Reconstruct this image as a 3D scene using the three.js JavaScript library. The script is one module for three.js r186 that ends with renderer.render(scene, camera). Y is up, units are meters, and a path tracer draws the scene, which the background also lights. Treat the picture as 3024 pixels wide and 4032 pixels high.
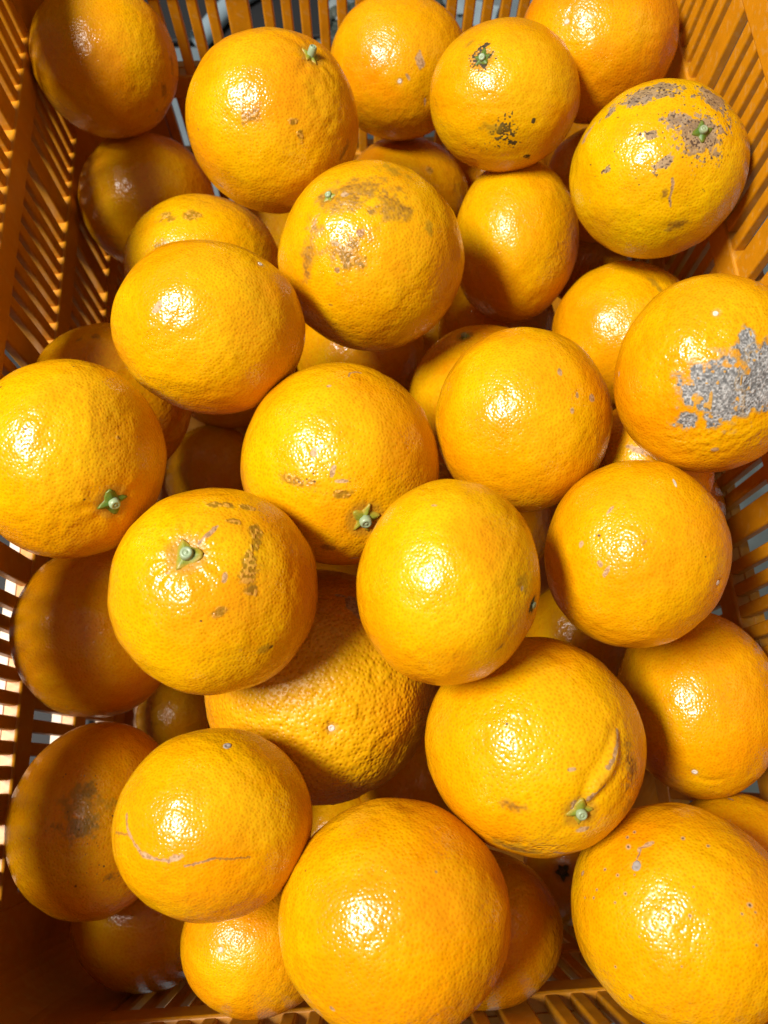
import * as THREE from 'three';
import { RoundedBoxGeometry } from 'three/addons/geometries/RoundedBoxGeometry.js';
import { RectAreaLightUniformsLib } from 'three/addons/lights/RectAreaLightUniformsLib.js';
import { mergeGeometries } from 'three/addons/utils/BufferGeometryUtils.js';

// ---------------------------------------------------------------- camera, light, exposure
const scene = new THREE.Scene();
const camera = new THREE.PerspectiveCamera(69, 3 / 4, 0.02, 30);
camera.position.set(-0.008, 0.49, 0.1585);            // hand held over the crate, tilted 19 degrees forward
camera.quaternion.set(-0.58007, -0.02634, -0.01244, 0.81405);
camera.focus = 0.27; camera.userData.fStop = 14;
const renderer = new THREE.WebGLRenderer({ antialias: true });
renderer.toneMapping = THREE.LinearToneMapping;
renderer.toneMappingExposure = 1;
renderer.shadowMap.enabled = true;
scene.background = new THREE.Color().setRGB(0.165, 0.155, 0.135);   // dim room around the crate
RectAreaLightUniformsLib.init();
const LAMP = { at: new THREE.Vector3(-0.57, 1.2, 0.1), aim: new THREE.Vector3(0, 0.22, 0.03), long: 0.42, wide: 0.17, power: 122, color: [1, 0.97, 0.92] };

// ---------------------------------------------------------------- helpers
function rng(a) { return () => { a |= 0; a = a + 0x6D2B79F5 | 0; let t = Math.imul(a ^ a >>> 15, 1 | a); t = t + Math.imul(t ^ t >>> 7, 61 | t) ^ t; return ((t ^ t >>> 14) >>> 0) / 4294967296; }; }
const LAT = new Float32Array(32768); { const r = rng(77); for (let i = 0; i < 32768; i++) LAT[i] = r(); }
function vn(x, y, z) {                                 // value noise 0..1, repeats every 32
  let i = Math.floor(x), j = Math.floor(y), k = Math.floor(z), a = x - i, b = y - j, c = z - k;
  a = a * a * (3 - 2 * a); b = b * b * (3 - 2 * b); c = c * c * (3 - 2 * c);
  i &= 31; j &= 31; k &= 31; const i1 = i + 1 & 31, j0 = j << 5, j1 = (j + 1 & 31) << 5, k0 = k << 10, k1 = (k + 1 & 31) << 10;
  const p = LAT[i + j0 + k0], q = LAT[i + j1 + k0], r = LAT[i + j0 + k1], s = LAT[i + j1 + k1];
  const u = p + (LAT[i1 + j0 + k0] - p) * a, v = q + (LAT[i1 + j1 + k0] - q) * a, w = r + (LAT[i1 + j0 + k1] - r) * a, t = s + (LAT[i1 + j1 + k1] - s) * a;
  const uv = u + (v - u) * b; return uv + (w + (t - w) * b - uv) * c;
}
const fb = (x, y, z, f) => vn(x * f, y * f, z * f) * 0.6 + vn(x * f * 2.1 + 9, y * f * 2.1, z * f * 2.1) * 0.28 + vn(x * f * 4.3, y * f * 4.3 + 5, z * f * 4.3) * 0.12;
const sat = (x) => x < 0 ? 0 : x > 1 ? 1 : x, ss = (a, b, x) => { x = sat((x - a) / (b - a)); return x * x * (3 - 2 * x); };
const srgb = (c) => { c = sat(c); return 255 * (c <= 0.0031308 ? 12.92 * c : 1.055 * Math.pow(c, 1 / 2.4) - 0.055); };
const used = {};
function numbered(n) { const k = used[n] = (used[n] ?? -1) + 1; return k ? n + '_' + String(k).padStart(3, '0') : n; }
function mesh(name, geometry, material, parent, top) {
  const m = new THREE.Mesh(geometry, material); m.name = top ? numbered(name) : name; m.castShadow = m.receiveShadow = true; parent.add(m); return m;
}
function thing(name, label, category, group) {
  const g = new THREE.Group(); g.name = numbered(name); g.userData = { label, category }; if (group) g.userData.group = group; scene.add(g); return g;
}
const std = (r, g, b, rough, extra = {}) => new THREE.MeshStandardMaterial({ color: new THREE.Color().setRGB(r, g, b), roughness: rough, ...extra });
function texture(data, w, h, color) {
  const t = new THREE.DataTexture(data, w, h, THREE.RGBAFormat); t.wrapS = THREE.RepeatWrapping; t.wrapT = color === 'tile' || color === 'tilec' ? THREE.RepeatWrapping : THREE.ClampToEdgeWrapping;
  t.magFilter = THREE.LinearFilter; t.minFilter = THREE.LinearFilter; if (color === true || color === 'tilec') t.colorSpace = THREE.SRGBColorSpace; t.needsUpdate = true; return t;
}

// ---------------------------------------------------------------- ground and what lies on it
function tileTex(size, f) {                            // f(nx,ny,nz) on a torus so that it tiles
  const d = new Uint8Array(size * size * 4);
  for (let y = 0; y < size; y++) for (let x = 0; x < size; x++) {
    const a = x / size * 6.2832, b = y / size * 6.2832, c = f(Math.cos(a), Math.sin(a), Math.cos(b), Math.sin(b)), o = (y * size + x) * 4;
    d[o] = srgb(c[0]); d[o + 1] = srgb(c[1]); d[o + 2] = srgb(c[2]); d[o + 3] = 255;
  }
  return d;
}
const n4 = (a, b, c, d, f) => vn((a + 3) * f, (b + c * 0.7 + 3) * f, (d + c * 0.3 + 3) * f);
const concrete = texture(tileTex(256, (a, b, c, d) => { const n = 0.55 * n4(a, b, c, d, 2.2) + 0.3 * n4(b, a, d, c, 7) + 0.15 * n4(a, d, b, c, 19), k = 0.72 + 0.5 * n; return [0.15 * k, 0.19 * k, 0.21 * k]; }), 256, 256, 'tilec');
concrete.repeat.set(9, 9);
const pale = texture(tileTex(256, (a, b, c, d) => { const n = 0.6 * n4(a, b, c, d, 2.5) + 0.4 * n4(b, a, d, c, 9), k = 0.85 + 0.25 * n; return [0.58 * k, 0.76 * k, 0.84 * k]; }), 256, 256, 'tilec');
const ground = mesh('ground', new THREE.PlaneGeometry(5, 5).rotateX(-Math.PI / 2).translate(0, -0.016, 0), new THREE.MeshStandardMaterial({ map: concrete, roughness: 0.8 }), scene, true);
ground.userData = { kind: 'structure' };
{
  const m = mesh('dark_mat', new RoundedBoxGeometry(1.1, 0.006, 1.9, 2, 0.002).translate(-0.74, -0.0125, -0.1), std(0.010, 0.010, 0.011, 0.7), scene, true);
  m.userData = { label: 'black rubber mat on the ground left of the crate, seen through its slots', category: 'mat' };
  const m2 = mesh('dark_mat', new RoundedBoxGeometry(0.5, 0.004, 0.5, 2, 0.0015).translate(-0.33 + 0.06, -0.0075, -0.72), std(0.012, 0.012, 0.013, 0.7), scene, true);  // added mat, keeps the ground behind the crate dark
  m2.userData = { label: 'black mat added to darken the ground behind the far end of the crate', category: 'mat' };
  const curve = new THREE.CatmullRomCurve3([[-0.132, -0.458], [-0.127, -0.465], [-0.11, -0.492], [-0.092, -0.512], [-0.068, -0.528], [-0.03, -0.55], [0.03, -0.57], [0.09, -0.56]].map(([x, z]) => new THREE.Vector3(x, 0.003, z)));
  const hose = mesh('water_hose', new THREE.TubeGeometry(curve, 60, 0.0085, 12), std(0.26, 0.34, 0.38, 0.4), scene, true);
  hose.userData = { label: 'pale blue grey hose curving over the ground behind the far end of the crate', category: 'hose' };
  const r = rng(5), gs = [], base = new THREE.IcosahedronGeometry(1, 1);
  for (let k = 0; k < 420; k++) {
    const g = base.clone(), s = 0.0025 + r() * 0.0055, t = r(); g.scale(s * (0.7 + r() * 0.7), s * 0.6, s * (0.7 + r() * 0.7)); g.rotateY(r() * 6); g.translate(-0.06 + r() * 0.15, -0.013 + r() * 0.003, -0.4 - r() * 0.15);
    const c = t < 0.2 ? [0.22, 0.26, 0.26] : t < 0.6 ? [0.035, 0.045, 0.035] : [0.07, 0.08, 0.06], n = g.attributes.position.count, col = new Float32Array(n * 3); for (let i = 0; i < n; i++) col.set(c, i * 3);
    g.setAttribute('color', new THREE.BufferAttribute(col, 3)); gs.push(g);
  }
  const gravel = mesh('gravel', mergeGeometries(gs), std(1, 1, 1, 0.6, { vertexColors: true }), scene, true);
  gravel.userData = { kind: 'stuff', label: 'dark mossy wet gravel behind the far end of the crate', category: 'gravel' };
  const scrapM = std(0.3, 0.38, 0.42, 0.35), scrap = (x, z, turn, w, l, label) => {
    const g = new THREE.PlaneGeometry(w, l, 8, 10).rotateX(-Math.PI / 2), p = g.attributes.position;
    for (let i = 0; i < p.count; i++) p.setY(i, 0.006 * vn(p.getX(i) * 90 + x * 50, 1.5, p.getZ(i) * 90 + 7));
    const q = g.clone(); q.index.array.reverse(); q.translate(0, -0.0006, 0); g.computeVertexNormals(); q.computeVertexNormals();
    const m = mesh('plastic_scrap', mergeGeometries([g, q]), scrapM, scene, true); m.position.set(x, -0.0145, z); m.rotation.y = turn; m.userData = { label, category: 'scrap' };
  };
  const sheet = mesh('bright_floor_sheet', new RoundedBoxGeometry(0.62, 0.003, 0.95, 2, 0.001).translate(0.515, -0.0135, -0.05), new THREE.MeshStandardMaterial({ map: pale, roughness: 0.55 }), scene, true);  // added sheet, lightness painted over floor that lies in shade
  sheet.userData = { label: 'pale blue grey sheet added to brighten the shaded ground beyond the right wall of the crate', category: 'sheet' };
  scrap(0.104, -0.52, 0.4, 0.02, 0.04, 'crumpled pale plastic scrap behind the crate, the one nearer the pinkish scarred orange');
  scrap(0.128, -0.497, -0.3, 0.022, 0.03, 'crumpled pale plastic scrap behind the crate, the one nearer the sooty orange');
}

// ---------------------------------------------------------------- the crate
const wear = texture(tileTex(256, (a, b, c, d) => { const n = 0.5 * n4(a, b, c, d, 3) + 0.3 * n4(b, c, d, a, 9) + 0.2 * n4(d, a, b, c, 23), k = 0.86 + 0.24 * n, w = ss(0.66, 0.8, n4(c, a, d, b, 12)) * 0.12; return [0.55 * k + w * 0.08, 0.215 * k + w * 0.28, 0.002 + w * 0.22]; }), 256, 256, 'tilec');
const wearBump = texture(tileTex(128, (a, b, c, d) => { const n = 0.6 * n4(a, b, c, d, 6) + 0.4 * n4(b, c, d, a, 20); return [n, n, n]; }), 128, 128, 'tile');
const plastic = new THREE.MeshStandardMaterial({ map: wear, roughness: 0.42, bumpMap: wearBump, bumpScale: 0.0002 });
const litLedge = std(0.78, 0.62, 0.48, 0.9);  // pale beige: lamp light on the left ledge tops, painted into the colour
const crate = thing('plastic_crate', 'orange plastic harvest crate with slatted walls, full of oranges', 'crate');
const WX = 0.165, WZ = 0.2465, ROWS = [[0.018, 0.066], [0.082, 0.131], [0.147, 0.195], [0.211, 0.26]];
function scaleUV(g, s) { const p = g.attributes.position, n = g.attributes.normal, u = g.attributes.uv; for (let i = 0; i < p.count; i++) { const ax = Math.abs(n.getX(i)), ay = Math.abs(n.getY(i)), az = Math.abs(n.getZ(i)); if (ax > ay && ax > az) u.setXY(i, p.getZ(i) * s, p.getY(i) * s); else if (ay > az) u.setXY(i, p.getX(i) * s, p.getZ(i) * s); else u.setXY(i, p.getX(i) * s, p.getY(i) * s); } return g; }
const box = (w, h, d, r, x, y, z) => scaleUV(new RoundedBoxGeometry(w, h, d, 2, r).translate(x, y, z), 8);
mesh('base_panel', box(2 * WX + 0.01, 0.012, 2 * WZ + 0.01, 0.003, 0, -0.0065, 0), plastic, crate);
for (const sx of [-1, 1]) for (const sz of [-1, 1]) {
  const s = new THREE.Shape(), X = WX * sx, Z = WZ * sz, P = (x, z) => [X + x * sx, -(Z + z * sz)], pts = [], t = 0.006, e = 0.042, q = 0.022;
  pts.push(P(-e, 0)); for (let k = 0; k <= 8; k++) { const a = k / 8 * Math.PI / 2; pts.push(P(-q + q * Math.sin(a), -q + q * Math.cos(a))); } pts.push(P(0, -e), P(t, -e));
  for (let k = 8; k >= 0; k--) { const a = k / 8 * Math.PI / 2, R = q + t; pts.push(P(-q + R * Math.sin(a), -q + R * Math.cos(a))); } pts.push(P(-e, t));
  pts.forEach((p, k) => k ? s.lineTo(...p) : s.moveTo(...p));
  mesh('corner_post', scaleUV(new THREE.ExtrudeGeometry(s, { depth: 0.26, bevelEnabled: false }).rotateX(-Math.PI / 2), 8), plastic, crate);
}
const rimParts = [];
for (const s of [-1, 1]) {
  rimParts.push(box(0.006, 0.0585, 2 * WZ + 0.012, 0.002, s * (WX + 0.0032), 0.2895, 0), box(0.024, 0.005, 2 * WZ + 0.05, 0.002, s * (WX + 0.0135), 0.3205, 0));
  rimParts.push(box(2 * WX - 0.001, 0.0585, 0.006, 0.002, 0, 0.2893, s * (WZ + 0.0032)), box(2 * WX - 0.002, 0.005, 0.024, 0.002, 0, 0.3203, s * (WZ + 0.0135)));
}
mesh('rim', mergeGeometries(rimParts), plastic, crate);
const slatBank = [], slatGeo = {}, probe = new THREE.Vector3(); camera.updateMatrixWorld(); camera.aspect = 0.75; camera.updateProjectionMatrix();
let slatCount = 0;
function seen(x, y, z) { probe.set(x, y, z).project(camera); return Math.abs(probe.x) < 1.06 && Math.abs(probe.y) < 1.06; }
for (const [axis, side] of [['z', -1], ['z', 1], ['x', -1], ['x', 1]]) {          // slats run along z on the long walls, along x on the short ones
  const long = axis === 'z', half = long ? WZ - 0.042 : WX - 0.042, wall = long ? WX : WZ, pitch = 0.0104;
  const put = (along, y, out) => long ? [side * (wall + out), y, along] : [along, y, side * (wall + out)];
  [[0.0085, 0.019], [0.074, 0.016], [0.139, 0.016], [0.203, 0.016]].forEach(([y, h], k) => {
    const L = 2 * half + 0.002, [px, py, pz] = put(0, y, 0.0058);
    const rail = mesh('rail', long ? box(0.0125, h, L, 0.0015, px, py, pz) : box(L, h, 0.0125, 0.0015, px, py, pz), plastic, crate);
    const [lx, ly, lz] = put(0, y + h / 2 + 0.0001, 0.0092);
    mesh('ledge', long ? box(0.0052, 0.0012, L - 0.004, 0.0005, lx, ly, lz) : box(L - 0.004, 0.0012, 0.0052, 0.0005, lx, ly, lz), long && side < 0 ? litLedge : plastic, rail);
  });
  for (const [y0, y1] of ROWS) {
    const n = Math.floor(2 * half / pitch), start = -n * pitch / 2;
    for (let k = 0; k <= n; k++) {
      if ((k + 5) % 10 === 1) continue;                                            // the neighbour of a wide slat leaves no slot
      const wide = (k + 5) % 10 === 0, a = start + k * pitch + (wide ? 0.0042 : 0), w = wide ? 0.0128 : 0.0060, h = y1 - y0 + 0.003, key = long + '|' + wide + '|' + h.toFixed(4);
      slatGeo[key] ??= long ? box(0.0054, h, w, 0.0012, 0, 0, 0) : box(w, h, 0.0054, 0.0012, 0, 0, 0);
      const [x, y, z] = put(a, (y0 + y1) / 2, 0.0034);
      if ((seen(x, y0, z) || seen(x, y1, z)) && slatCount < 300) { mesh('slat', slatGeo[key], plastic, crate).position.set(x, y, z); slatCount++; }
      else slatBank.push(slatGeo[key].clone().translate(x, y, z));
    }
  }
}
mesh('slat_bank', mergeGeometries(slatBank), plastic, crate).userData.kind = 'stuff';

// ---------------------------------------------------------------- the oranges
// at = centre, size = half axes, turn = quaternion; marks sit on the peel at [x, y] of its own unit sphere (on the +z half)
const ORANGES = [
  { at: [-.1293, .199, -.1961], size: [.0361, .0353, .0346], turn: [-.3358, .1165, -.0571, .933], tone: .15, fine: 1,
    label: 'half shaded orange at the back left corner with brown spots on its right edge',
    marks: [['russet',.911,.041,.073,.184,0], ['russet',.747,-.325,.104,.147,0], ['russet',.595,-.627,.055,.055,0], ['speck',.842,-.491,.245,.245,0], ['russet',.494,-.675,.031,.031,0]] },
  { at: [-.0391, .2299, -.1179], size: [.0384, .0367, .0364], turn: [-.3689, .0322, -.0298, .9284], tone: .1, fine: 1,
    label: 'shiny orange near the back wall with a cut green stem stub at its upper right',
    marks: [['calyx',.449,.698,.104,.55], ['wart',.278,-.121,.083,.062,-20], ['wart',.214,.03,.073,.036,0], ['wart',-.235,.106,.135,.124,0], ['russet',.781,-.291,.135,.047,30], ['russet',-.818,-.055,.016,.026,0], ['dimplepatch',.588,.07,.311,.622,0], ['pale',-.642,-.658,.041,.021,0]] },
  { at: [.0241, .1844, -.2023], size: [.0383, .0354, .0357], turn: [-.3435, -.0368, -.0021, .9384], tone: .55, fine: 1,
    label: 'deep orange one touching the back wall with a pale pinkish peel scar',
    marks: [['pale',.276,.11,.057,.114,10], ['stylar',.013,-.153], ['pale',.118,-.098,.019,.051,30], ['pale',.362,-.417,.019,.064,0]] },
  { at: [.0682, .2232, -.136], size: [.035, .0316, .0322], turn: [-.3567, -.0939, .0195, .9293], tone: -.1, fine: 1,
    label: 'orange with sooty black blotches below its dark rimmed green calyx',
    marks: [['calyx',-.301,.482,.103,0], ['soot',-.301,.47,.146,.134,0], ['olive',-.479,.651,.134,.085,20], ['soot',-.258,.627,.043,.043,0], ['soot',.025,-.386,.134,.17,0], ['soot',.153,-.554,.073,.061,0], ['soot',.368,-.741,.055,.049,0], ['soot',.38,-.283,.03,.043,0], ['olive',-.061,-.373,.243,.134,0], ['speck',-.123,-.614,.426,.243,0], ['russet',-.957,.108,.024,.073,0]] },
  { at: [.1215, .2146, -.1795], size: [.0384, .0361, .0361], turn: [-.3297, -.1404, .0345, .933], tone: .45, fine: 1,
    label: 'orange at the back right corner showing a small pale stylar dot and no stem',
    marks: [['stylar',-.398,.236]] },
  { at: [.1287, .2296, -.0826], size: [.0368, .0359, .0353], turn: [-.3748, -.2062, -.0176, .9037], tone: -.85, fine: 1,
    label: 'yellowish orange with grey brown russet netting around a square green calyx',
    marks: [['calyx4',.344,.485,.104,.2], ['net',.347,.47,.24,.25,0], ['net',.379,.826,.208,.188,-20], ['net',-.335,.779,.323,.135,10], ['net',.058,.566,.135,.094,30], ['net',-.655,.545,.089,.047,30], ['net',-.177,.367,.089,.052,0], ['net',.045,.111,.125,.057,40], ['net',-.398,.681,.156,.073,0], ['net',-.53,-.068,.063,.026,40], ['russet',.401,-.495,.156,.083,5], ['russet',.15,-.191,.036,.057,0], ['line',[[.183,-.021],[.222,-.143],[.222,-.231],[.257,-.302]],.017], ['speck',-.037,.2,.729,.677,0], ['speck',.217,.294,.469,.469,0], ['pale',-.885,.264,.047,.135,-35]] },
  { at: [-.1243, .134, -.1632], size: [.0388, .0381, .0373], turn: [-.4049, .101, -.0648, .9064], tone: .3, fine: 0,
    label: 'dull shaded orange by the left wall, below the back corner orange',
    marks: [] },
  { at: [-.0837, .1643, -.0925], size: [.0397, .0354, .0364], turn: [-.4411, .0728, -.0579, .8926], tone: 0, fine: 1,
    label: 'half hidden orange with three warty patches, tucked behind the large glossy one on the left',
    marks: [['wart',-.412,.645,.166,.105,0], ['wart',-.088,.677,.154,.08,0], ['wart',-.471,.29,.148,.08,15], ['russet',-.912,-.09,.037,.074,0]] },
  { at: [.0015, .22, -.051], size: [.0399, .0392, .0384], turn: [-.4395, -.0211, -.0114, .8979], tone: -.25, fine: 1,
    label: 'orange with a broad brown rust stain and a small pale green calyx',
    marks: [['calyx',-.43,.609,.074,.35], ['olive',.225,.845,.206,.147,-20], ['russet',.195,.483,.226,.206,-30], ['russet',-.165,.628,.442,.221,10], ['purple',-.115,.256,.084,.054,30], ['purple',-.34,-.106,.044,.044,0], ['russet',-.315,.048,.197,.147,-30], ['russet',-.64,.024,.108,.295,-20], ['russet',-.425,-.449,.049,.029,0], ['olive',.565,.304,.064,.108,0], ['wart',-.215,.072,.197,.246,-20], ['pale',-.27,.604,.039,.025,0]] },
  { at: [.0275, .1176, -.1709], size: [.0396, .0369, .0371], turn: [-.4098, -.0399, -.0018, .9113], tone: .3, fine: 0,
    label: 'small part hidden orange deep between the stemmed orange and the sooty one',
    marks: [['wart',.338,.471,.072,.057,0]] },
  { at: [.0783, .1692, -.0961], size: [.0323, .0399, .0355], turn: [-.4307, -.1018, .0275, .8963], tone: .05, fine: 1,
    label: 'narrow egg shaped orange with a sharp shadow along its left side',
    marks: [['wartlow',.676,-.216,.22,.259,-30], ['russet',.702,-.691,.032,.039,0]] },
  { at: [.1294, .1642, -.136], size: [.0306, .0298, .0293], turn: [-.3986, -.1454, .0445, .9044], tone: .2, fine: 0,
    label: 'sliver of orange deep between the sooty orange and the russet netted one',
    marks: [] },
  { at: [-.0636, .2365, -.0086], size: [.0367, .0333, .0339], turn: [-.4775, .0362, -.1228, .8693], tone: 0, fine: 1,
    label: 'big glossy clean orange leaning over the left side, tiny dark dot at upper right',
    marks: [['stylar',.427,.776], ['pale',-.512,.129,.035,.081,-30], ['dent',-.048,.984,.252,.201,0]] },
  { at: [.1289, .1618, -.0426], size: [.0361, .0362, .0351], turn: [-.478, -.1594, .0634, .8614], tone: 0, fine: 1,
    label: 'smooth clean orange on the right below the russet netted one, right part covered',
    marks: [['olive',.385,.633,.188,.063,-40]] },
  { at: [.1168, .2564, .033], size: [.0319, .0345, .0322], turn: [-.496, -.1997, .0909, .8401], tone: .15, fine: 1,
    label: 'orange at the right edge with a large crusty grey scab',
    marks: [['stylar',.038,.579], ['scab',.156,-.131,.319,.235,0], ['scab',.34,.271,.08,.16,0], ['scab',.509,-.023,.188,.272,0], ['scab',-.165,-.421,.113,.075,20], ['pale',.132,-.706,.038,.028,0], ['rimbump',.132,-.093,.563,.563,0], ['pale',-.906,.023,.014,.028,0]] },
  { at: [.0569, .2234, .0313], size: [.0344, .036, .0341], turn: [-.5281, -.1041, .0373, .842], tone: .05, fine: 1,
    label: 'clean round orange right of centre with four tiny pale spots',
    marks: [['pale',.37,.487,.026,.046,10], ['pale',.505,.095,.031,.056,0], ['pale',.708,.221,.041,.046,0], ['pale',.552,.251,.015,.031,0], ['wartlow',.792,-.141,.041,.092,0]] },
  { at: [.0544, .1558, -.0125], size: [.0371, .0379, .0364], turn: [-.5182, -.0824, .023, .851], tone: .25, fine: 0,
    label: 'orange mostly hidden under the pale spotted one, its dark green calyx in shade',
    marks: [['calyx',-.241,.831,.085,0]] },
  { at: [-.0049, .1153, -.0667], size: [.037, .035, .0349], turn: [-.4921, -.0139, -.0173, .8702], tone: .4, fine: 0,
    label: 'shadowed orange under the rust stained one, in the dark gap at the centre',
    marks: [] },
  { at: [-.0159, .2146, .0425], size: [.0392, .0399, .0384], turn: [-.5532, -.0026, -.0276, .8326], tone: -.05, fine: 1,
    label: 'orange at the centre with a green calyx at its lower right and small warty scars',
    marks: [['calyx',.229,-.509,.13,0], ['wart',-.397,-.151,.185,.065,-15], ['wart',0,-.257,.157,.056,5], ['pale',-.238,.101,.028,.042,0], ['pale',-.07,-.06,.023,.056,-10], ['pale',0,-.151,.056,.019,0], ['line',[[.079,.807],[.103,.849],[.145,.867],[.196,.862]],.014], ['russet',-.107,-.771,.157,.056,10], ['pale',-.103,.706,.019,.014,0], ['pale',.117,-.885,.046,.019,0], ['speck',-.164,-.174,.278,.139,0]] },
  { at: [-.1109, .2452, .0483], size: [.0329, .0351, .033], turn: [-.5377, .1389, -.1202, .8229], tone: 0, fine: 1,
    label: 'orange cut by the left photo edge, its star shaped green calyx at lower right',
    marks: [['calyx',.397,-.417,.124,.4], ['dark',.123,-.375,.014,.009,0], ['dark',-.379,.264,.014,.014,0], ['dark',-.616,.662,.028,.014,0], ['wart',.648,.213,.032,.023,0], ['wart',.457,.199,.032,.018,0], ['dark',.064,.875,.014,.009,0]] },
  { at: [-.1271, .1629, -.0178], size: [.037, .038, .0364], turn: [-.5095, .1204, -.0996, .8462], tone: .3, fine: 0,
    label: 'dull orange under the left edge orange and the big glossy one',
    marks: [['russet',-.143,.766,.069,.069,-20], ['soot',.829,.064,.04,.104,0], ['russet',-.343,.719,.046,.029,0]] },
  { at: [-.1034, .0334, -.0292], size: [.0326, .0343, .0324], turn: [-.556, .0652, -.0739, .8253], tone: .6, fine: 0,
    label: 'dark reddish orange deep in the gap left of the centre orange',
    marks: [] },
  { at: [-.06, .2376, .0965], size: [.0352, .035, .0341], turn: [-.616, .0607, -.0822, .7811], tone: -.05, fine: 1,
    label: 'orange with a puckered three lobed calyx and a band of brown warts on its right',
    marks: [['calyx3',-.268,.311,.133,.3], ['pleat',-.268,.311,1,1,0], ['line',[[-.154,.423],[-.075,.486],[-.004,.55]],.022], ['wart',.053,.77,.124,.053,0], ['wart',.25,.748,.116,.044,0], ['wart',.338,.491,.067,.142,0], ['wart',.285,.176,.089,.178,-10], ['wart',.294,-.018,.089,.053,0], ['wart',.162,.604,.089,.044,0], ['wart',.018,-.216,.107,.053,25], ['pale',.075,.09,.031,.053,0], ['dark',.504,-.527,.027,.018,20], ['olive',.447,-.545,.107,.053,20], ['dark',-.118,-.275,.013,.009,0], ['russet',.899,.23,.013,.04,30], ['pale',-.417,.14,.022,.013,0]] },
  { at: [.0188, .2528, .102], size: [.0293, .0336, .0304], turn: [-.6078, -.1238, -.0692, .7813], tone: -.1, fine: 1,
    label: 'upright oval orange in front of the centre with its calyx on the far right side',
    marks: [['calyx5s',.929,-.046,.081,0], ['russet',.647,-.471,.086,.038,30], ['olive',.753,.121,.143,.143,0], ['pale',-.297,.64,.038,.014,0], ['pale',.743,.074,.024,.033,0]] },
  { at: [.0895, .2313, .09], size: [.032, .0339, .0319], turn: [-.5583, -.2611, -.0606, .7852], tone: -.2, fine: 1,
    label: 'bright yellow orange beside the right wall with a short scar near its top, its white highlight painted in',
    marks: [['white',.117,.783,.017,.069,30], ['pale',-.381,.311,.015,.059,-20], ['pale',-.518,-.089,.029,.044,0], ['pale',-.278,-.215,.029,.029,0], ['pale',-.189,-.256,.02,.069,-10], ['dark',-.388,.042,.02,.015,0], ['russet',.053,.129,.025,.044,-20], ['stylar',.894,.006], ['dark',.655,.201,.01,.01,0]] },
  { at: [.112, .1972, .0457], size: [.0278, .0294, .0277], turn: [-.5524, -.1644, .0814, .8132], tone: .25, fine: 0,
    label: 'shaded orange with a pale scar between the scabbed and the white streaked oranges',
    marks: [['pale',-.093,.293,.12,.053,-20]] },
  { at: [.1387, .1497, .0495], size: [.0266, .0284, .0267], turn: [-.5738, -.1722, .0923, .7953], tone: .5, fine: 0,
    label: 'dark shaded orange against the right wall behind the white streaked orange',
    marks: [] },
  { at: [-.1282, .1564, .0924], size: [.0357, .0383, .0359], turn: [-.6291, .1124, -.1294, .7582], tone: .3, fine: 1,
    label: 'plain shaded orange against the left wall below the left edge orange',
    marks: [['russet',-.398,.901,.027,.016,0]] },
  { at: [-.0295, .1652, .1223], size: [.0491, .0486, .0474], turn: [-.6669, .0057, -.0428, .7439], tone: .1, fine: 1,
    label: 'extra large coarse wrinkled orange under the puckered one, with a white stylar dot',
    marks: [['stylar',.087,-.341], ['pale',.258,.608,.055,.166,25], ['pale',.131,.706,.103,.024,0], ['wrinkle',-.008,-0,1,1,0], ['dent',.087,-.341,.103,.095,0]] },
  { at: [.0489, .2102, .1526], size: [.0384, .0376, .0368], turn: [-.6938, -.0915, .0495, .7126], tone: 0, fine: 1,
    label: 'large orange with a raised peel fold running up from its green calyx',
    marks: [['calyx',.354,-.559,.105,.4], ['ridge',[[.414,-.458],[.489,-.349],[.582,-.248],[.65,-.113],[.692,.071]],.055], ['line',[[.414,-.458],[.456,-.403],[.553,-.34]],.021], ['line',[[.582,-.193],[.637,-.109],[.684,.017],[.705,.101]],.021], ['pale',.3,-.5,.042,.059,-10], ['pale',.363,-.685,.067,.025,0], ['russet',.819,-.193,.126,.236,-10], ['russet',.743,-.55,.143,.126,0], ['russet',-.194,-.496,.118,.055,-10], ['wrinkpatch',-.101,-.853,.337,.109,-5], ['olive',-.177,-.866,.261,.109,-5], ['russet',-.228,-.878,.168,.042,-5], ['line',[[.131,-.895],[.215,-.916],[.342,-.903]],.021], ['dark',-.203,.151,.013,.013,0], ['wrinkpatch',.785,-.235,.168,.253,-10], ['pale',.3,-.21,.034,.017,0]] },
  { at: [.1296, .1656, .139], size: [.0323, .0388, .0344], turn: [-.6672, -.1651, .1148, .7172], tone: .2, fine: 1,
    label: 'orange at the right edge with a small crease beside its white stylar dot',
    marks: [['stylar',-.101,-.696], ['crease',[[-.101,-.74],[.039,-.77],[.18,-.765]],.031]] },
  { at: [-.0633, .2167, .1718], size: [.0329, .0303, .0307], turn: [-.7222, .0471, -.0924, .6838], tone: .05, fine: 1,
    label: 'orange at lower left with a thin cracked scar line across its front',
    marks: [['stylar2',.06,.748], ['line',[[-.819,.062],[-.796,-.033],[-.764,-.119],[-.667,-.257],[-.588,-.324],[-.472,-.343],[-.37,-.357],[-.259,-.31]],.02], ['line',[[-.231,-.405],[-.102,-.376],[.014,-.338]],.015], ['thin',[[.014,-.338],[.176,-.352],[.338,-.343]],.014], ['pale',-.542,-.324,.075,.028,-10], ['pale',-.31,-.333,.056,.033,10], ['thin',[[-.912,-.11],[-.819,-.119],[-.782,-.124]],.014]] },
  { at: [-.1242, .1563, .1704], size: [.0339, .0384, .035], turn: [-.7127, .0937, -.1411, .6807], tone: .35, fine: 1,
    label: 'brown tinted shaded orange at the lower left wall with dark bruises',
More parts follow.
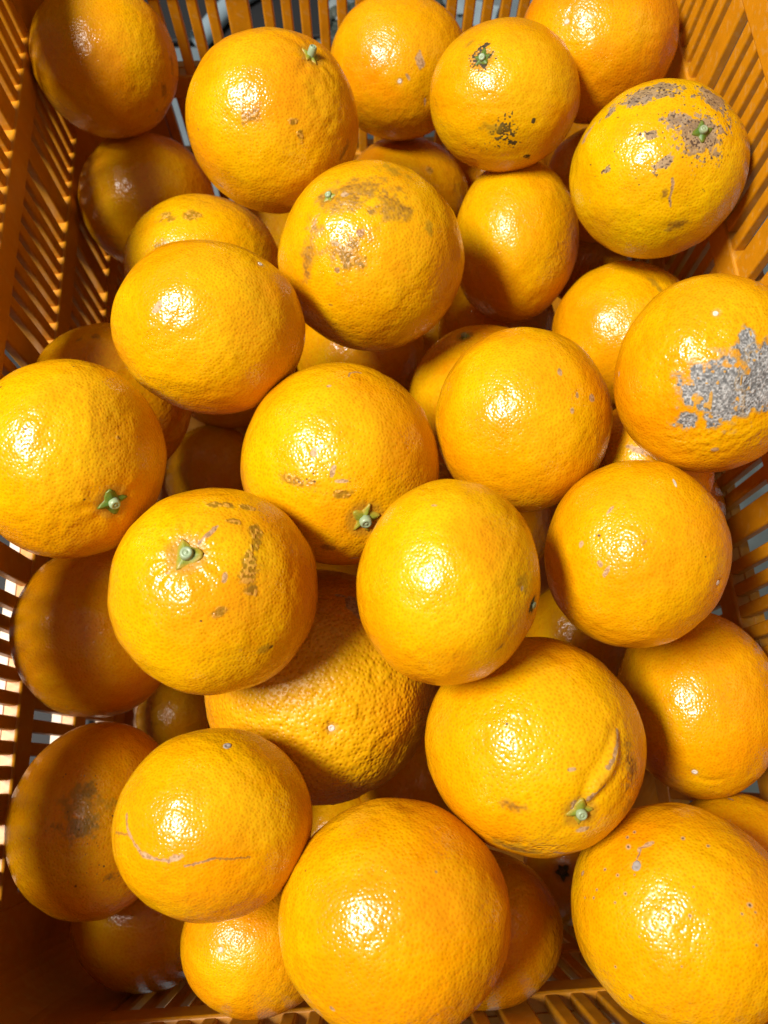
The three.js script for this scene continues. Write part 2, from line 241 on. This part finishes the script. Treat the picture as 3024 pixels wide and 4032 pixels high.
    marks: [['russet',-.116,.218,.109,.089,-20], ['russet',-.164,-.074,.223,.119,10], ['olive',-.148,.065,.297,.297,0], ['russet',.233,-.537,.089,.069,0], ['speck',-.138,-.097,.594,.594,0], ['russet',.607,.776,.04,.035,0]] },
  { at: [-.0571, .1567, .2186], size: [.0304, .027, .0278], turn: [-.7664, .0235, -.0741, .6377], tone: .2, fine: 1,
    label: 'orange below the crack scarred one with a tiny white stylar dot in its upper left',
    marks: [['stylar',-.45,-.135], ['wrinkle',-.118,-.176,.35,1,0]] },
  { at: [-.1151, .105, .2141], size: [.0343, .0319, .0321], turn: [-.7515, .0648, -.1209, .6453], tone: .45, fine: 0,
    label: 'dark shaded orange at the bottom of the front left corner',
    marks: [] },
  { at: [-.0042, .214, .2037], size: [.0381, .0355, .0357], turn: [-.7617, -.0266, -.0136, .6473], tone: .15, fine: 1,
    label: 'very large clean orange at the bottom centre of the crate',
    marks: [['pale',-.48,-.684,.027,.023,0], ['dark',-.726,.331,.008,.015,0], ['pale',.321,.301,.012,.012,0], ['olive',-.329,.865,.054,.019,25], ['olive',.861,-.459,.012,.015,0]] },
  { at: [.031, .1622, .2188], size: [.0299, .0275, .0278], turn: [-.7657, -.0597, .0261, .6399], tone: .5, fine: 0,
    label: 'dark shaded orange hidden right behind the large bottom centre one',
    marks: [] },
  { at: [.0931, .2065, .2108], size: [.0365, .0356, .0349], turn: [-.7541, -.1303, .1098, .6343], tone: .1, fine: 1,
    label: 'large orange at the bottom right corner with pale flecks and tiny dark pits',
    marks: [['stylar2',-.304,.386], ['pale',-.19,.555,.064,.024,15], ['pale',-.259,.516,.024,.04,-20], ['line',[[-.304,.413],[-.279,.469],[-.243,.516]],.012], ['pits',-.142,.083,.759,.679,0], ['pale',-.806,.346,.024,.02,0], ['pale',-.514,-.634,.032,.02,-45]] },
  { at: [.1367, .1599, .2042], size: [.0283, .0284, .0275], turn: [-.7337, -.1568, .1331, .6476], tone: .15, fine: 0,
    label: 'orange mostly hidden behind the flecked bottom right orange',
    marks: [['pale',.048,.88,.054,.024,-40], ['pale',.182,.91,.024,.018,0]] },
  { at: [-.0335, .0273, .1912], size: [.0285, .0262, .0265], turn: [-.7316, -.0025, -.0399, .6806], tone: .5, fine: 0,
    label: 'reddish dark orange in the gap left of the large bottom centre orange',
    marks: [] },
  { at: [.0092, .0473, .166], size: [.0279, .0262, .0262], turn: [-.7122, -.0341, -.0063, .7011], tone: .5, fine: 0,
    label: 'dark orange deep in the gap above the large bottom centre orange',
    marks: [] },
  { at: [.1001, .0291, .2192], size: [.0279, .0271, .0266], turn: [-.7444, -.0974, .0662, .6573], tone: .5, fine: 0,
    label: 'dark orange deep in the front right gap with a black rimmed calyx',
    marks: [['calyx',-.209,-0,.133,0]] },
  { at: [.1373, .1076, -.1328], size: [.0277, .0285, .0272], turn: [-.4363, -.14, .0468, .8876], tone: .5, fine: 0,
    label: 'dark orange deep below the russet netted one by the right wall',
    marks: [] },
  { at: [-.0587, .0497, -.1955], size: [.0384, .0366, .0364], turn: [-.4324, .032, -.0366, .9004], tone: .4, fine: 0,
    label: 'dark orange deep between the stemmed, rust stained and warty patched oranges',
    marks: [] },
  { at: [.109, .0723, .0935], size: [.0297, .0303, .0291], turn: [-.6414, -.1205, .0662, .7548], tone: .5, fine: 0,
    label: 'dark orange deep in the gap between the oval and the white streaked oranges',
    marks: [] },
  { at: [-.1234, .0255, .1208], size: [.0255, .0255, .0248], turn: [-.6752, .0694, -.1033, .727], tone: .5, fine: 0,
    label: 'dark orange deep in the left gap below the puckered orange',
    marks: [] },
  { at: [.0794, .0965, -.0898], size: [.0357, .0346, .0357], turn: [.6823, .1665, .0368, -.7109], tone: .5, fine: 0, deep: 1,  // deep: fillers added low in the heap to keep lamp light out
    label: 'filler orange added deep in the gap between the narrow egg shaped and pale spotted oranges', marks: [] },
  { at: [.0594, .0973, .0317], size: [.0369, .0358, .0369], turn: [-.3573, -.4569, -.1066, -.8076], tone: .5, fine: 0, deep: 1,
    label: 'filler orange added in the gap under the lower edge of the pale spotted orange', marks: [] },
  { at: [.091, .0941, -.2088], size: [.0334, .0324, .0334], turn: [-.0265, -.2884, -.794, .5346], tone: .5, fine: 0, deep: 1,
    label: 'filler orange added deep in the gap between the sooty orange and the narrow egg shaped one', marks: [] },
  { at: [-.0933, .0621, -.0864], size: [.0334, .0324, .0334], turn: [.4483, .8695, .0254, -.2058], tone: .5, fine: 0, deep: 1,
    label: 'filler orange added in the gap between the left edge orange and the one at the centre', marks: [] },
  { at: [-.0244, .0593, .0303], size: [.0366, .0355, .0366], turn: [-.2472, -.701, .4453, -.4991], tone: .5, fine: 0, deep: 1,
    label: 'filler orange added deep in the gap right below the rust stained orange', marks: [] },
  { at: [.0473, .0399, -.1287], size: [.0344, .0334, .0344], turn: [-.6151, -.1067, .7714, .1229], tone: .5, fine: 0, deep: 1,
    label: 'filler orange added in the small gap under the lower left of the centre orange', marks: [] },
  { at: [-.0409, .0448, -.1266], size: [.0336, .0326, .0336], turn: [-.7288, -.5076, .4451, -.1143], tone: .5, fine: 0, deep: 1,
    label: 'filler orange added under the right edge of the big glossy orange on the left', marks: [] },
];
const dirOf = (x, y) => new THREE.Vector3(x, y, Math.sqrt(Math.max(0.0005, 1 - x * x - y * y)));
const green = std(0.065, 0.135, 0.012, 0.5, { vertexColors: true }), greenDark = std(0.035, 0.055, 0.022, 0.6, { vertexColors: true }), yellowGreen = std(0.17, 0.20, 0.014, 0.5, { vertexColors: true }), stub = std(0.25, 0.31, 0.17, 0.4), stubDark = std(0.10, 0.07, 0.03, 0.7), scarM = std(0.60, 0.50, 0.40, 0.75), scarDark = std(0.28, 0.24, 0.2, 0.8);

const shared = {};
function makePeel(o, id) {
  const R = rng(1000 + id * 37), S = [R() * 20, R() * 20, R() * 20], r0 = (o.size[0] + o.size[1]) / 2, marks = o.marks.map((m) => ({ kind: m[0], m }));
  for (const k of marks) {
    const m = k.m;
    if (Array.isArray(m[1])) { k.pts = m[1].map((p) => dirOf(...p)); k.w = m[2]; k.n = k.pts.reduce((a, b) => a.clone().add(b)).normalize(); k.reach = Math.max(...k.pts.map((p) => p.angleTo(k.n))) + k.w * 3; }
    else {
      k.n = dirOf(m[1], m[2]); const calyx = k.kind.startsWith('calyx');
      if (calyx) { k.r = m[3] * 1.1; k.pleat = m[4]; k.reach = 0.75; } else { k.rx = m[3] ?? 0.05; k.ry = m[4] ?? 0.05; k.rot = (m[5] ?? 0) * Math.PI / 180; k.reach = Math.max(k.rx, k.ry) * 1.9; }
      if (k.kind === 'wrinkle') k.reach = 9; if (k.kind === 'pleat') k.reach = 0.6; if (k.kind.startsWith('stylar')) k.reach = 0.3;
    }
    k.e1 = new THREE.Vector3(1, 0, 0).addScaledVector(k.n, -k.n.x).normalize(); k.e2 = k.n.clone().cross(k.e1); k.cos = k.reach > 3 ? -2 : Math.cos(Math.min(3, k.reach));
    if (k.rot) { const c = Math.cos(k.rot), s = Math.sin(k.rot), a = k.e1.clone(), b = k.e2.clone(); k.e1 = a.clone().multiplyScalar(c).addScaledVector(b, s); k.e2 = b.multiplyScalar(c).addScaledVector(a, -s); }
    if (k.kind === 'speck' || k.kind === 'pits') { k.dots = []; const n = k.kind === 'pits' ? 26 : Math.round(14 + 60 * k.rx * k.ry); for (let i = 0; i < n; i++) { const a = R() * 6.283, q = Math.sqrt(R()); k.dots.push([q * Math.cos(a) * k.rx, q * Math.sin(a) * k.ry, 0.005 + 0.009 * R() * R()]); } }
  }
  const line = (k, x, y, z) => {                       // distance to a polyline on the sphere, share along it
    let best = 9, at = 0;
    for (let i = 0; i + 1 < k.pts.length; i++) {
      const a = k.pts[i], b = k.pts[i + 1], dx = b.x - a.x, dy = b.y - a.y, dz = b.z - a.z, t = sat(((x - a.x) * dx + (y - a.y) * dy + (z - a.z) * dz) / (dx * dx + dy * dy + dz * dz));
      const d = Math.hypot(x - a.x - dx * t, y - a.y - dy * t, z - a.z - dz * t); if (d < best) { best = d; at = (i + t) / (k.pts.length - 1); }
    }
    return [best, at];
  };
  const rough = marks.find((k) => k.kind === 'wrinkle')?.rx ?? 0;
  const coarse = (x, y, z) => {                        // large relief, in radii
    let h = 0.058 * (fb(x + S[0], y + S[1], z + S[2], 1.25) - 0.5) + 0.018 * (vn(x * 4.2 + S[1], y * 4.2 + S[2], z * 4.2 + S[0]) - 0.5) + 0.0042 * (vn(x * 11 + S[2], y * 11 + S[0], z * 11 + S[1]) - 0.5);
    if (rough) h += rough * (0.008 * (vn(x * 9 + S[0], y * 9, z * 9) - 0.5) - 0.014 * (1 - Math.abs(2 * vn(x * 15 + S[1], y * 13, z * 15) - 1)) * vn(x * 5, y * 5, z * 5 + S[1]));
    for (const k of marks) {
      const n = k.n, c = x * n.x + y * n.y + z * n.z; if (c < k.cos) continue;
      const u = x * k.e1.x + y * k.e1.y + z * k.e1.z, v = x * k.e2.x + y * k.e2.y + z * k.e2.z, a = Math.hypot(u, v);
      if (k.kind.startsWith('calyx')) {
        h -= 0.035 * Math.exp(-((a / (k.r * 1.25)) ** 2));
        if (k.pleat) { const ph = Math.atan2(v, u); h += k.pleat * 0.028 * (vn(Math.cos(ph) * 3.2 + 5 + S[0], Math.sin(ph) * 3.2 + 5, 2.5 + a) - 0.5) * Math.exp(-(((a - 0.24) / 0.16) ** 2)) * ss(0.04, 0.14, a) * 2; }
      } else if (k.kind === 'pleat') { const ph = Math.atan2(v, u); h += 0.010 * Math.sin(ph * 17 + 2 * vn(u * 9 + 5, v * 9 + 5, 1)) * Math.exp(-(((a - 0.25) / 0.09) ** 2)); h -= 0.02 * Math.exp(-((a / 0.2) ** 2)); }
      else if (k.kind.startsWith('stylar')) h -= 0.010 * Math.exp(-((a / 0.09) ** 2)) + 0.008 * Math.exp(-((a / 0.035) ** 2));
      else if (k.kind === 'dent') h -= 0.02 * Math.exp(-((u / k.rx) ** 2) - ((v / k.ry) ** 2));
      else if (k.kind === 'dimplepatch') h += 0.022 * (vn(u * 13 + 3, v * 13 + 8, 1 + S[0]) - 0.62) * Math.exp(-((u / k.rx) ** 2) - ((v / k.ry) ** 2));
      else if (k.kind === 'wrinkpatch') h -= 0.02 * vn(u * 14, v * 26 + 6, 3) * Math.exp(-((u / k.rx) ** 2) - ((v / k.ry) ** 2));
      else if (k.kind === 'scab') h -= 0.012 * sat(1.5 - Math.hypot(u / k.rx, v / k.ry));
      else if (k.kind === 'ridge') { const [d, t] = line(k, x, y, z), w = k.w * (0.55 + 0.5 * Math.sin(Math.PI * sat(t))); h += 0.040 * Math.exp(-((d / w) ** 2)) * Math.sin(Math.PI * (0.08 + 0.86 * t)) - 0.012 * Math.exp(-(((d - w * 2) / w) ** 2)); }
      else if (k.kind === 'crease') { const [d] = line(k, x, y, z); h -= 0.016 * Math.exp(-((d / k.w) ** 2)); }
    }
    return h;
  };
  // geometry: a latitude and longitude sphere, poles on its own y axis, seam at the back
  const nu = o.fine ? 208 : 120, nv = o.fine ? 112 : 64, P = [], U = [], I = [];
  for (let j = 0; j <= nv; j++) for (let i = 0; i <= nu; i++) {
    const th = j / nv * Math.PI, ph = (i / nu * 2 - 1) * Math.PI, x = Math.sin(th) * Math.sin(ph), y = Math.cos(th), z = Math.sin(th) * Math.cos(ph), s = 1 + coarse(x, y, i === nu ? -Math.sin(th) : z);
    P.push(x * o.size[0] * s, y * o.size[1] * s, z * o.size[2] * s); U.push(i / nu, 1 - j / nv);
    if (i < nu && j < nv) { const a = j * (nu + 1) + i, b = a + nu + 1; if (j > 0) I.push(a, b, a + 1); if (j < nv - 1) I.push(a + 1, b, b + 1); }
  }
  const g = new THREE.BufferGeometry(); g.setAttribute('position', new THREE.Float32BufferAttribute(P, 3)); g.setAttribute('uv', new THREE.Float32BufferAttribute(U, 2)); g.setIndex(I); g.computeVertexNormals();
  { const N = g.attributes.normal; for (let j = 0; j <= nv; j++) { const a = j * (nu + 1), b = a + nu, v = new THREE.Vector3(N.getX(a) + N.getX(b), N.getY(a) + N.getY(b), N.getZ(a) + N.getZ(b)).normalize(); N.setXYZ(a, v.x, v.y, v.z); N.setXYZ(b, v.x, v.y, v.z); } for (let i = 0; i <= nu; i++) { N.setXYZ(i, 0, 1, 0); N.setXYZ(nv * (nu + 1) + i, 0, -1, 0); } }
  const plain = !o.fine && !o.marks.length; if (plain && shared[0]) return { g, coarse, marks, mat: shared[0] };
  // maps
  const W = o.fine ? 1024 : 512, H = W / 2, col = new Uint8Array(W * H * 4), det = new Uint8Array(W * H * 4), pore = new Float32Array(W * H);
  const np = o.fine ? 9000 : 6000, ps = o.fine ? 0.0105 : 0.014, ga = Math.PI * (3 - Math.sqrt(5));
  for (let k = 0; k < np; k++) {
    const y0 = 1 - 2 * (k + 0.5) / np, q = Math.sqrt(1 - y0 * y0), a = k * ga + S[0]; let x = q * Math.cos(a) + (R() - 0.5) * 0.026, y = y0 + (R() - 0.5) * 0.026, z = q * Math.sin(a) + (R() - 0.5) * 0.026; [x, y, z] = [x, z, y];
    const l = Math.hypot(x, y, z); x /= l; y /= l; z /= l; const th = Math.acos(y), ph = Math.atan2(x, z), st = Math.max(0.05, Math.sin(th)), rad = ps * (0.75 + R() * 0.6), amp = 0.55 + 0.45 * R();
    const cy = (1 - th / Math.PI) * H, cx = (ph / Math.PI + 1) / 2 * W, ry = Math.ceil(rad * 2 * H / Math.PI), rx = Math.ceil(rad * 2 * W / (2 * Math.PI * st));
    for (let j = Math.max(0, Math.floor(cy - ry)); j <= Math.min(H - 1, cy + ry); j++) for (let i = Math.floor(cx - rx); i <= cx + rx; i++) {
      const dy = (j + 0.5 - cy) * Math.PI / H / rad, dx = (i + 0.5 - cx) * 2 * Math.PI * st / W / rad, e = amp * Math.exp(-1.2 * (dx * dx + dy * dy)), at = j * W + (i % W + W) % W; if (e > pore[at]) pore[at] = e;
    }
  }
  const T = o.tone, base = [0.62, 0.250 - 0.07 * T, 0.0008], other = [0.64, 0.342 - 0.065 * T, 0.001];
  for (let j = 0; j < H; j++) for (let i = 0; i < W; i++) {
    const th = (1 - (j + 0.5) / H) * Math.PI, ph = ((i + 0.5) / W * 2 - 1) * Math.PI, st = Math.sin(th), x = st * Math.sin(ph), y = Math.cos(th), z = st * Math.cos(ph), at = j * W + i, pr = pore[at];
    const big = fb(x + S[0], y + S[1], z + S[2], 1.7), mid = vn(x * 21 + S[1], y * 21 + S[0], z * 21 + S[2]), fine = vn(x * 47 + S[2], y * 47, z * 47 + S[1]);
    const mix = sat(0.5 + (big - 0.5) * 2.6 + (mid - 0.5) * 0.28 + (fine - 0.5) * 0.22);
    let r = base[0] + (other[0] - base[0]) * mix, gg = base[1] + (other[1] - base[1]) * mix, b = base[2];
    const pd = pr * (0.62 + 0.5 * (big - 0.4)); r *= 1 - 0.10 * pd; gg *= 1 - 0.42 * pd; b *= 1 - 0.3 * pd;
    let h = 0.55 + 0.25 * (vn(x * 12.5 + S[2], y * 12.5 + S[1], z * 12.5 + S[0]) - 0.5) + 0.11 * (mid - 0.5) + 0.055 * (fine - 0.5) - 0.125 * pr, ro = 0.235 + 0.10 * (mid - 0.5) + 0.06 * (big - 0.5);
    if (rough) { h += rough * (0.22 * (vn(x * 17 + S[0], y * 17, z * 17) - 0.5) + 0.24 * (vn(x * 31, y * 31 + S[0], z * 31) - 0.5) - 0.10 * pr); ro += 0.17 * rough; }
    for (const k of marks) {
      const n = k.n; if (x * n.x + y * n.y + z * n.z < k.cos) continue;
      const u = x * k.e1.x + y * k.e1.y + z * k.e1.z, v = x * k.e2.x + y * k.e2.y + z * k.e2.z, kd = k.kind;
      const put = (m, c, rr, dh = 0) => { r += (c[0] * 0.62 - r) * m; gg += (c[1] * 0.62 - gg) * m; b += (c[2] * 0.62 - b) * m; ro += (rr - ro) * m; h += dh * m; };
      if (k.pts) {
        if (kd === 'crease') continue;
        if (kd === 'ridge') { const [d, t] = line(k, x, y, z); put(0.35 * Math.exp(-((d / k.w) ** 2)) * sat(t * 3), [0.75, 0.33, 0.03], 0.42); continue; }
        const wob = 0.6 + 0.9 * vn(x * 40 + S[0], y * 40, z * 40), [d] = line(k, x + (mid - 0.5) * 0.02, y + (fine - 0.5) * 0.02, z), m = 1 - ss(0.55, 1.0, d / (k.w * wob));
        if (kd === 'thin') put(m * 0.75, [0.36, 0.17, 0.03], 0.6, -0.06); else put(m * 0.9, fine > 0.55 ? [0.36, 0.20, 0.09] : [0.54, 0.32, 0.16], 0.65, -0.04);
        continue;
      }
      if (kd.startsWith('calyx')) { const a = Math.hypot(u, v) / k.r; put(0.55 * (1 - ss(0.9, 1.5 + mid * 0.3, a)), kd === 'calyx' ? [0.40, 0.20, 0.02] : [0.42, 0.24, 0.04], 0.5); continue; }
      if (kd.startsWith('stylar')) { const a = Math.hypot(u, v); put(0.6 * (1 - ss(0.02, 0.05 + mid * 0.03, a)), [0.62, 0.36, 0.08], 0.55); continue; }
      if (kd === 'speck' || kd === 'pits') {
        for (const [du, dv, dr] of k.dots) { const d = Math.hypot(u - du, v - dv) / dr; if (d < 2.6) { if (kd === 'pits') put(0.8 * (1 - ss(1.3, 2.2, d)), [0.72, 0.45, 0.22], 0.6); put(0.85 * (1 - ss(0.6, 1.1, d)), [0.10, 0.05, 0.012], 0.6, -0.05); } }
        continue;
      }
      const q = Math.hypot(u / k.rx, v / k.ry); if (q > 1.9) continue;
      const ns = vn(x * 13 + S[0] + 3, y * 13 + S[1], z * 13 + S[2]) * 0.5 + mid * 0.3 + fine * 0.2, e = 1 - q + (ns - 0.5) * 1.9;
      if (kd === 'russet') put(0.78 * ss(-0.15, 0.75, e) * (0.75 + 0.6 * (fine - 0.4)), mid > 0.55 ? [0.30, 0.14, 0.02] : [0.20, 0.085, 0.016], 0.55, -0.03);
      else if (kd === 'olive') put(0.6 * ss(0, 0.7, e), [0.36, 0.22, 0.010], 0.48);
      else if (kd === 'purple') put(0.75 * ss(0.1, 0.4, e), [0.27, 0.12, 0.07], 0.5, -0.05);
      else if (kd === 'soot') put(0.93 * ss(0.18, 0.34, e + (fine - 0.5) * 0.9), [0.018, 0.018, 0.010], 0.7);
      else if (kd === 'dark') put(0.9 * ss(0.3, 0.6, 1.3 - q), [0.03, 0.02, 0.008], 0.6, -0.04);
      else if (kd === 'pale') put(0.88 * ss(0.12, 0.3, e * 0.7 + 0.12), fine > 0.58 ? [0.45, 0.26, 0.12] : [0.66, 0.42, 0.22], 0.62, -0.03);
      else if (kd === 'white') put(0.95 * ss(0.3, 0.45, 1.25 - q), [0.92, 0.86, 0.72], 0.5, 0.04);  // a scar with its bright highlight painted in
      else if (kd === 'net') { const m = ss(0.0, 0.32, e * 0.9 + 0.12 + (fine - 0.5) * 0.6); put(0.85 * m, mid > 0.6 ? [0.30, 0.21, 0.14] : [0.42, 0.30, 0.19], 0.8, 0.02); if (m > 0.2) { const p2 = ss(0.66, 0.75, vn(x * 58 + S[0], y * 58, z * 58 + 4)); put(p2 * 0.85, [0.06, 0.03, 0.02], 0.8, -0.08); } }
      else if (kd === 'scab') { const isl = vn(x * 19 + 7, y * 19 + S[0], z * 19), edge = e * 0.7 + 0.28, m = ss(0.14, 0.26, edge) * (1 - ss(0.80, 0.86, isl)), f2 = vn(x * 61 + S[0], y * 61, z * 61 + 9), f3 = vn(x * 88, y * 88 + S[1], z * 88); const t = sat(0.2 + 0.9 * f2 * (0.5 + f3)); put(0.6 * ss(-0.05, 0.16, edge), [0.48, 0.30, 0.10], 0.6, 0.05); put(m, [0.10 + 0.52 * t * t, 0.098 + 0.50 * t * t, 0.095 + 0.47 * t * t], 0.8, 0.22 * (f2 - 0.5) + 0.15 * (f3 - 0.5) - 0.08); }
      else if (kd === 'rimbump') { if (q > 0.6) h += 0.3 * (mid - 0.5) * ss(0.6, 0.8, q) * (1 - ss(1.1, 1.5, q)); }
      else if (kd === 'wart' || kd === 'wartlow') { const c = vn(x * 40 + S[1], y * 40 + S[2], z * 40), m = ss(0.1, 0.4, e), p = ss(0.48, 0.66, c) * m; h += 0.17 * p; if (kd === 'wart') { put(0.75 * ss(-0.1, 0.6, e) * (1 - 0.85 * ss(0.40, 0.70, c)), [0.26, 0.14, 0.012], 0.45); put(0.35 * p, [0.72, 0.40, 0.14], 0.34); } else put(0.25 * m, [0.6, 0.27, 0.012], 0.4); }
      else if (kd === 'wrinkpatch') { h -= 0.3 * vn(u * 28 + 4, v * 46, 3) * ss(0, 0.5, e); }
    }
    const c4 = at * 4; col[c4] = srgb(r); col[c4 + 1] = srgb(gg); col[c4 + 2] = srgb(b); col[c4 + 3] = 255; det[c4] = 255 * sat(h); det[c4 + 1] = 255 * sat(ro); det[c4 + 2] = 0; det[c4 + 3] = 255;
  }
  const dt = texture(det, W, H, false), mat = new THREE.MeshPhysicalMaterial({ map: texture(col, W, H, true), bumpMap: dt, roughnessMap: dt, roughness: 1, bumpScale: 0.0011 * r0 / 0.0375, specularIntensity: 0.85, ior: 1.46 });
  if (plain) shared[0] = mat;
  return { g, coarse, marks, mat };
}

function star(r, lobes, sharp, seed) {                  // a thick calyx with curled lobes, base at y = 0
  const R = rng(seed), A = 60, Q = 9, P = [], I = [], C = [], len = Array.from({ length: lobes }, () => 0.82 + 0.36 * R());
  for (let j = 0; j <= Q; j++) for (let i = 0; i < A; i++) {
    const ph = i / A * Math.PI * 2, s = (ph + 0.16 * Math.sin(ph * 2 + seed)) * lobes / (Math.PI * 2), k = (Math.floor(s + 0.5) + lobes) % lobes, f = Math.abs(s - Math.round(s)) * 2, lobe = Math.pow(1 - f, sharp), rr = r * (0.66 + 0.46 * lobe * len[k]);
    const t = Math.min(1, j / (Q - 1)), rad = j === Q ? rr * 0.96 : rr * t, y = j === Q ? -0.14 * r : r * (0.20 * (1 - t * t) + 0.06 + 0.10 * lobe * t * t * (R() * 0.6 + 0.6) - 0.06 * (1 - lobe) * t);
    P.push(Math.cos(ph) * rad * (0.94 + 0.12 * R()), y, Math.sin(ph) * rad * (0.94 + 0.12 * R())); { const b = sat(ss(0.55, 1.0, t) * (0.35 + 0.9 * vn(i * 0.31 + seed, j * 0.8, 3)) + 0.25 * (vn(i * 0.5, j, seed) - 0.4)); C.push(1 + 1.1 * b, 1 + 0.1 * b, 1 - 0.3 * b); }
    if (j < Q) { const a = j * A + i, b = j * A + (i + 1) % A; I.push(a, b, a + A, b, b + A, a + A); }
  }
  const g = new THREE.BufferGeometry(); g.setAttribute('position', new THREE.Float32BufferAttribute(P, 3)); g.setAttribute('color', new THREE.Float32BufferAttribute(C, 3)); g.setIndex(I); g.computeVertexNormals(); return g;
}
function stubShape(r, h) { return new THREE.LatheGeometry([[0, -h * 0.5], [r * 1.1, -h * 0.5], [r, h * 0.55], [r * 0.9, h * 0.9], [r * 0.62, h], [r * 0.45, h * 0.86], [r * 0.3, h * 0.84], [r * 0.2, h * 0.98], [0, h]].map((p) => new THREE.Vector2(...p)), 20); }

ORANGES.forEach((o, id) => {
  const t = thing('orange', o.label, 'orange', o.deep ? 'filler oranges added to keep light out of gaps' : 'oranges heaped in the crate'); t.position.set(...o.at); t.quaternion.set(...o.turn);
  const peel = makePeel(o, id); mesh('peel', peel.g, peel.mat, t);
  const r0 = (o.size[0] + o.size[1]) / 2, up = new THREE.Vector3(0, 1, 0);
  for (const k of peel.marks) {
    const calyx = k.kind.startsWith('calyx'); if (!calyx && !k.kind.startsWith('stylar')) continue;
    const n = k.n, s = 1 + peel.coarse(n.x, n.y, n.z), p = new THREE.Vector3(n.x * o.size[0] * s, n.y * o.size[1] * s, n.z * o.size[2] * s), out = new THREE.Vector3(n.x / o.size[0], n.y / o.size[1], n.z / o.size[2]).normalize();
    const q = new THREE.Quaternion().setFromUnitVectors(up, out).multiply(new THREE.Quaternion().setFromAxisAngle(up, id * 1.7));
    if (calyx) {
      const R = k.r * r0, lobes = k.kind === 'calyx4' || id % 5 === 4 ? 4 : k.kind === 'calyx3' ? 3 : 5;
      const c = mesh('calyx', star(R, lobes, 1.7, 50 + id), k.kind === 'calyx5s' || o.at[1] < 0.1 ? greenDark : k.kind === 'calyx4' || id % 4 === 3 ? green : yellowGreen, t); c.position.copy(p); c.quaternion.copy(q);
      const st = mesh('stem_stub', stubShape(R * 0.40, k.kind === 'calyx5s' ? R * 0.3 : R * (id === 1 ? 0.85 : 0.42)), o.at[1] < 0.1 ? stubDark : stub, c); st.position.set(R * 0.05, R * 0.16, 0); st.rotation.set(0.15 * Math.sin(id * 5), 0, 0.15 * Math.cos(id * 3));
    } else {
      const R = k.kind === 'stylar2' ? r0 * 0.045 : r0 * 0.03, g = new THREE.LatheGeometry([[0, -R], [R, -R * 0.6], [R * 1.05, R * 0.1], [R * 0.75, R * 0.35], [R * 0.4, R * 0.22], [0, R * 0.05]].map((v) => new THREE.Vector2(...v)), 14), P = g.attributes.position;
      for (let i = 0; i < P.count; i++) { const w = 1 + 0.5 * (vn(P.getX(i) / R * 1.4 + id + 3, P.getY(i) / R + 3, P.getZ(i) / R * 1.4 + 3) - 0.5); P.setXYZ(i, P.getX(i) * w, P.getY(i), P.getZ(i) * w); } g.computeVertexNormals();
      const c = mesh('stylar_scar', g, k.kind === 'stylar2' ? scarDark : scarM, t); c.position.copy(p); c.quaternion.copy(q);
    }
  }
});

// ---------------------------------------------------------------- the lamp above the left side
{
  const L = thing('strip_lamp', 'short white strip lamp hanging above the left side of the crate', 'lamp'); L.position.copy(LAMP.at); L.lookAt(LAMP.aim); L.rotateY(Math.PI);      // its -z looks at the oranges
  const housing = mesh('lamp_housing', new RoundedBoxGeometry(LAMP.long + 0.04, LAMP.wide + 0.02, 0.04, 2, 0.006).translate(0, 0, 0.024), std(0.75, 0.75, 0.75, 0.4), L);
  mesh('lamp_diffuser', new THREE.BoxGeometry(LAMP.long, LAMP.wide, 0.003).translate(0, 0, 0.0015), new THREE.MeshStandardMaterial({ color: 0xffffff, emissive: new THREE.Color().setRGB(...LAMP.color), emissiveIntensity: 6, roughness: 0.5 }), housing);
  const a = new THREE.RectAreaLight(new THREE.Color().setRGB(...LAMP.color), LAMP.power, LAMP.long, LAMP.wide); a.name = 'lamp_light'; a.position.set(0, 0, -0.002); L.add(a);
}
renderer.render(scene, camera);
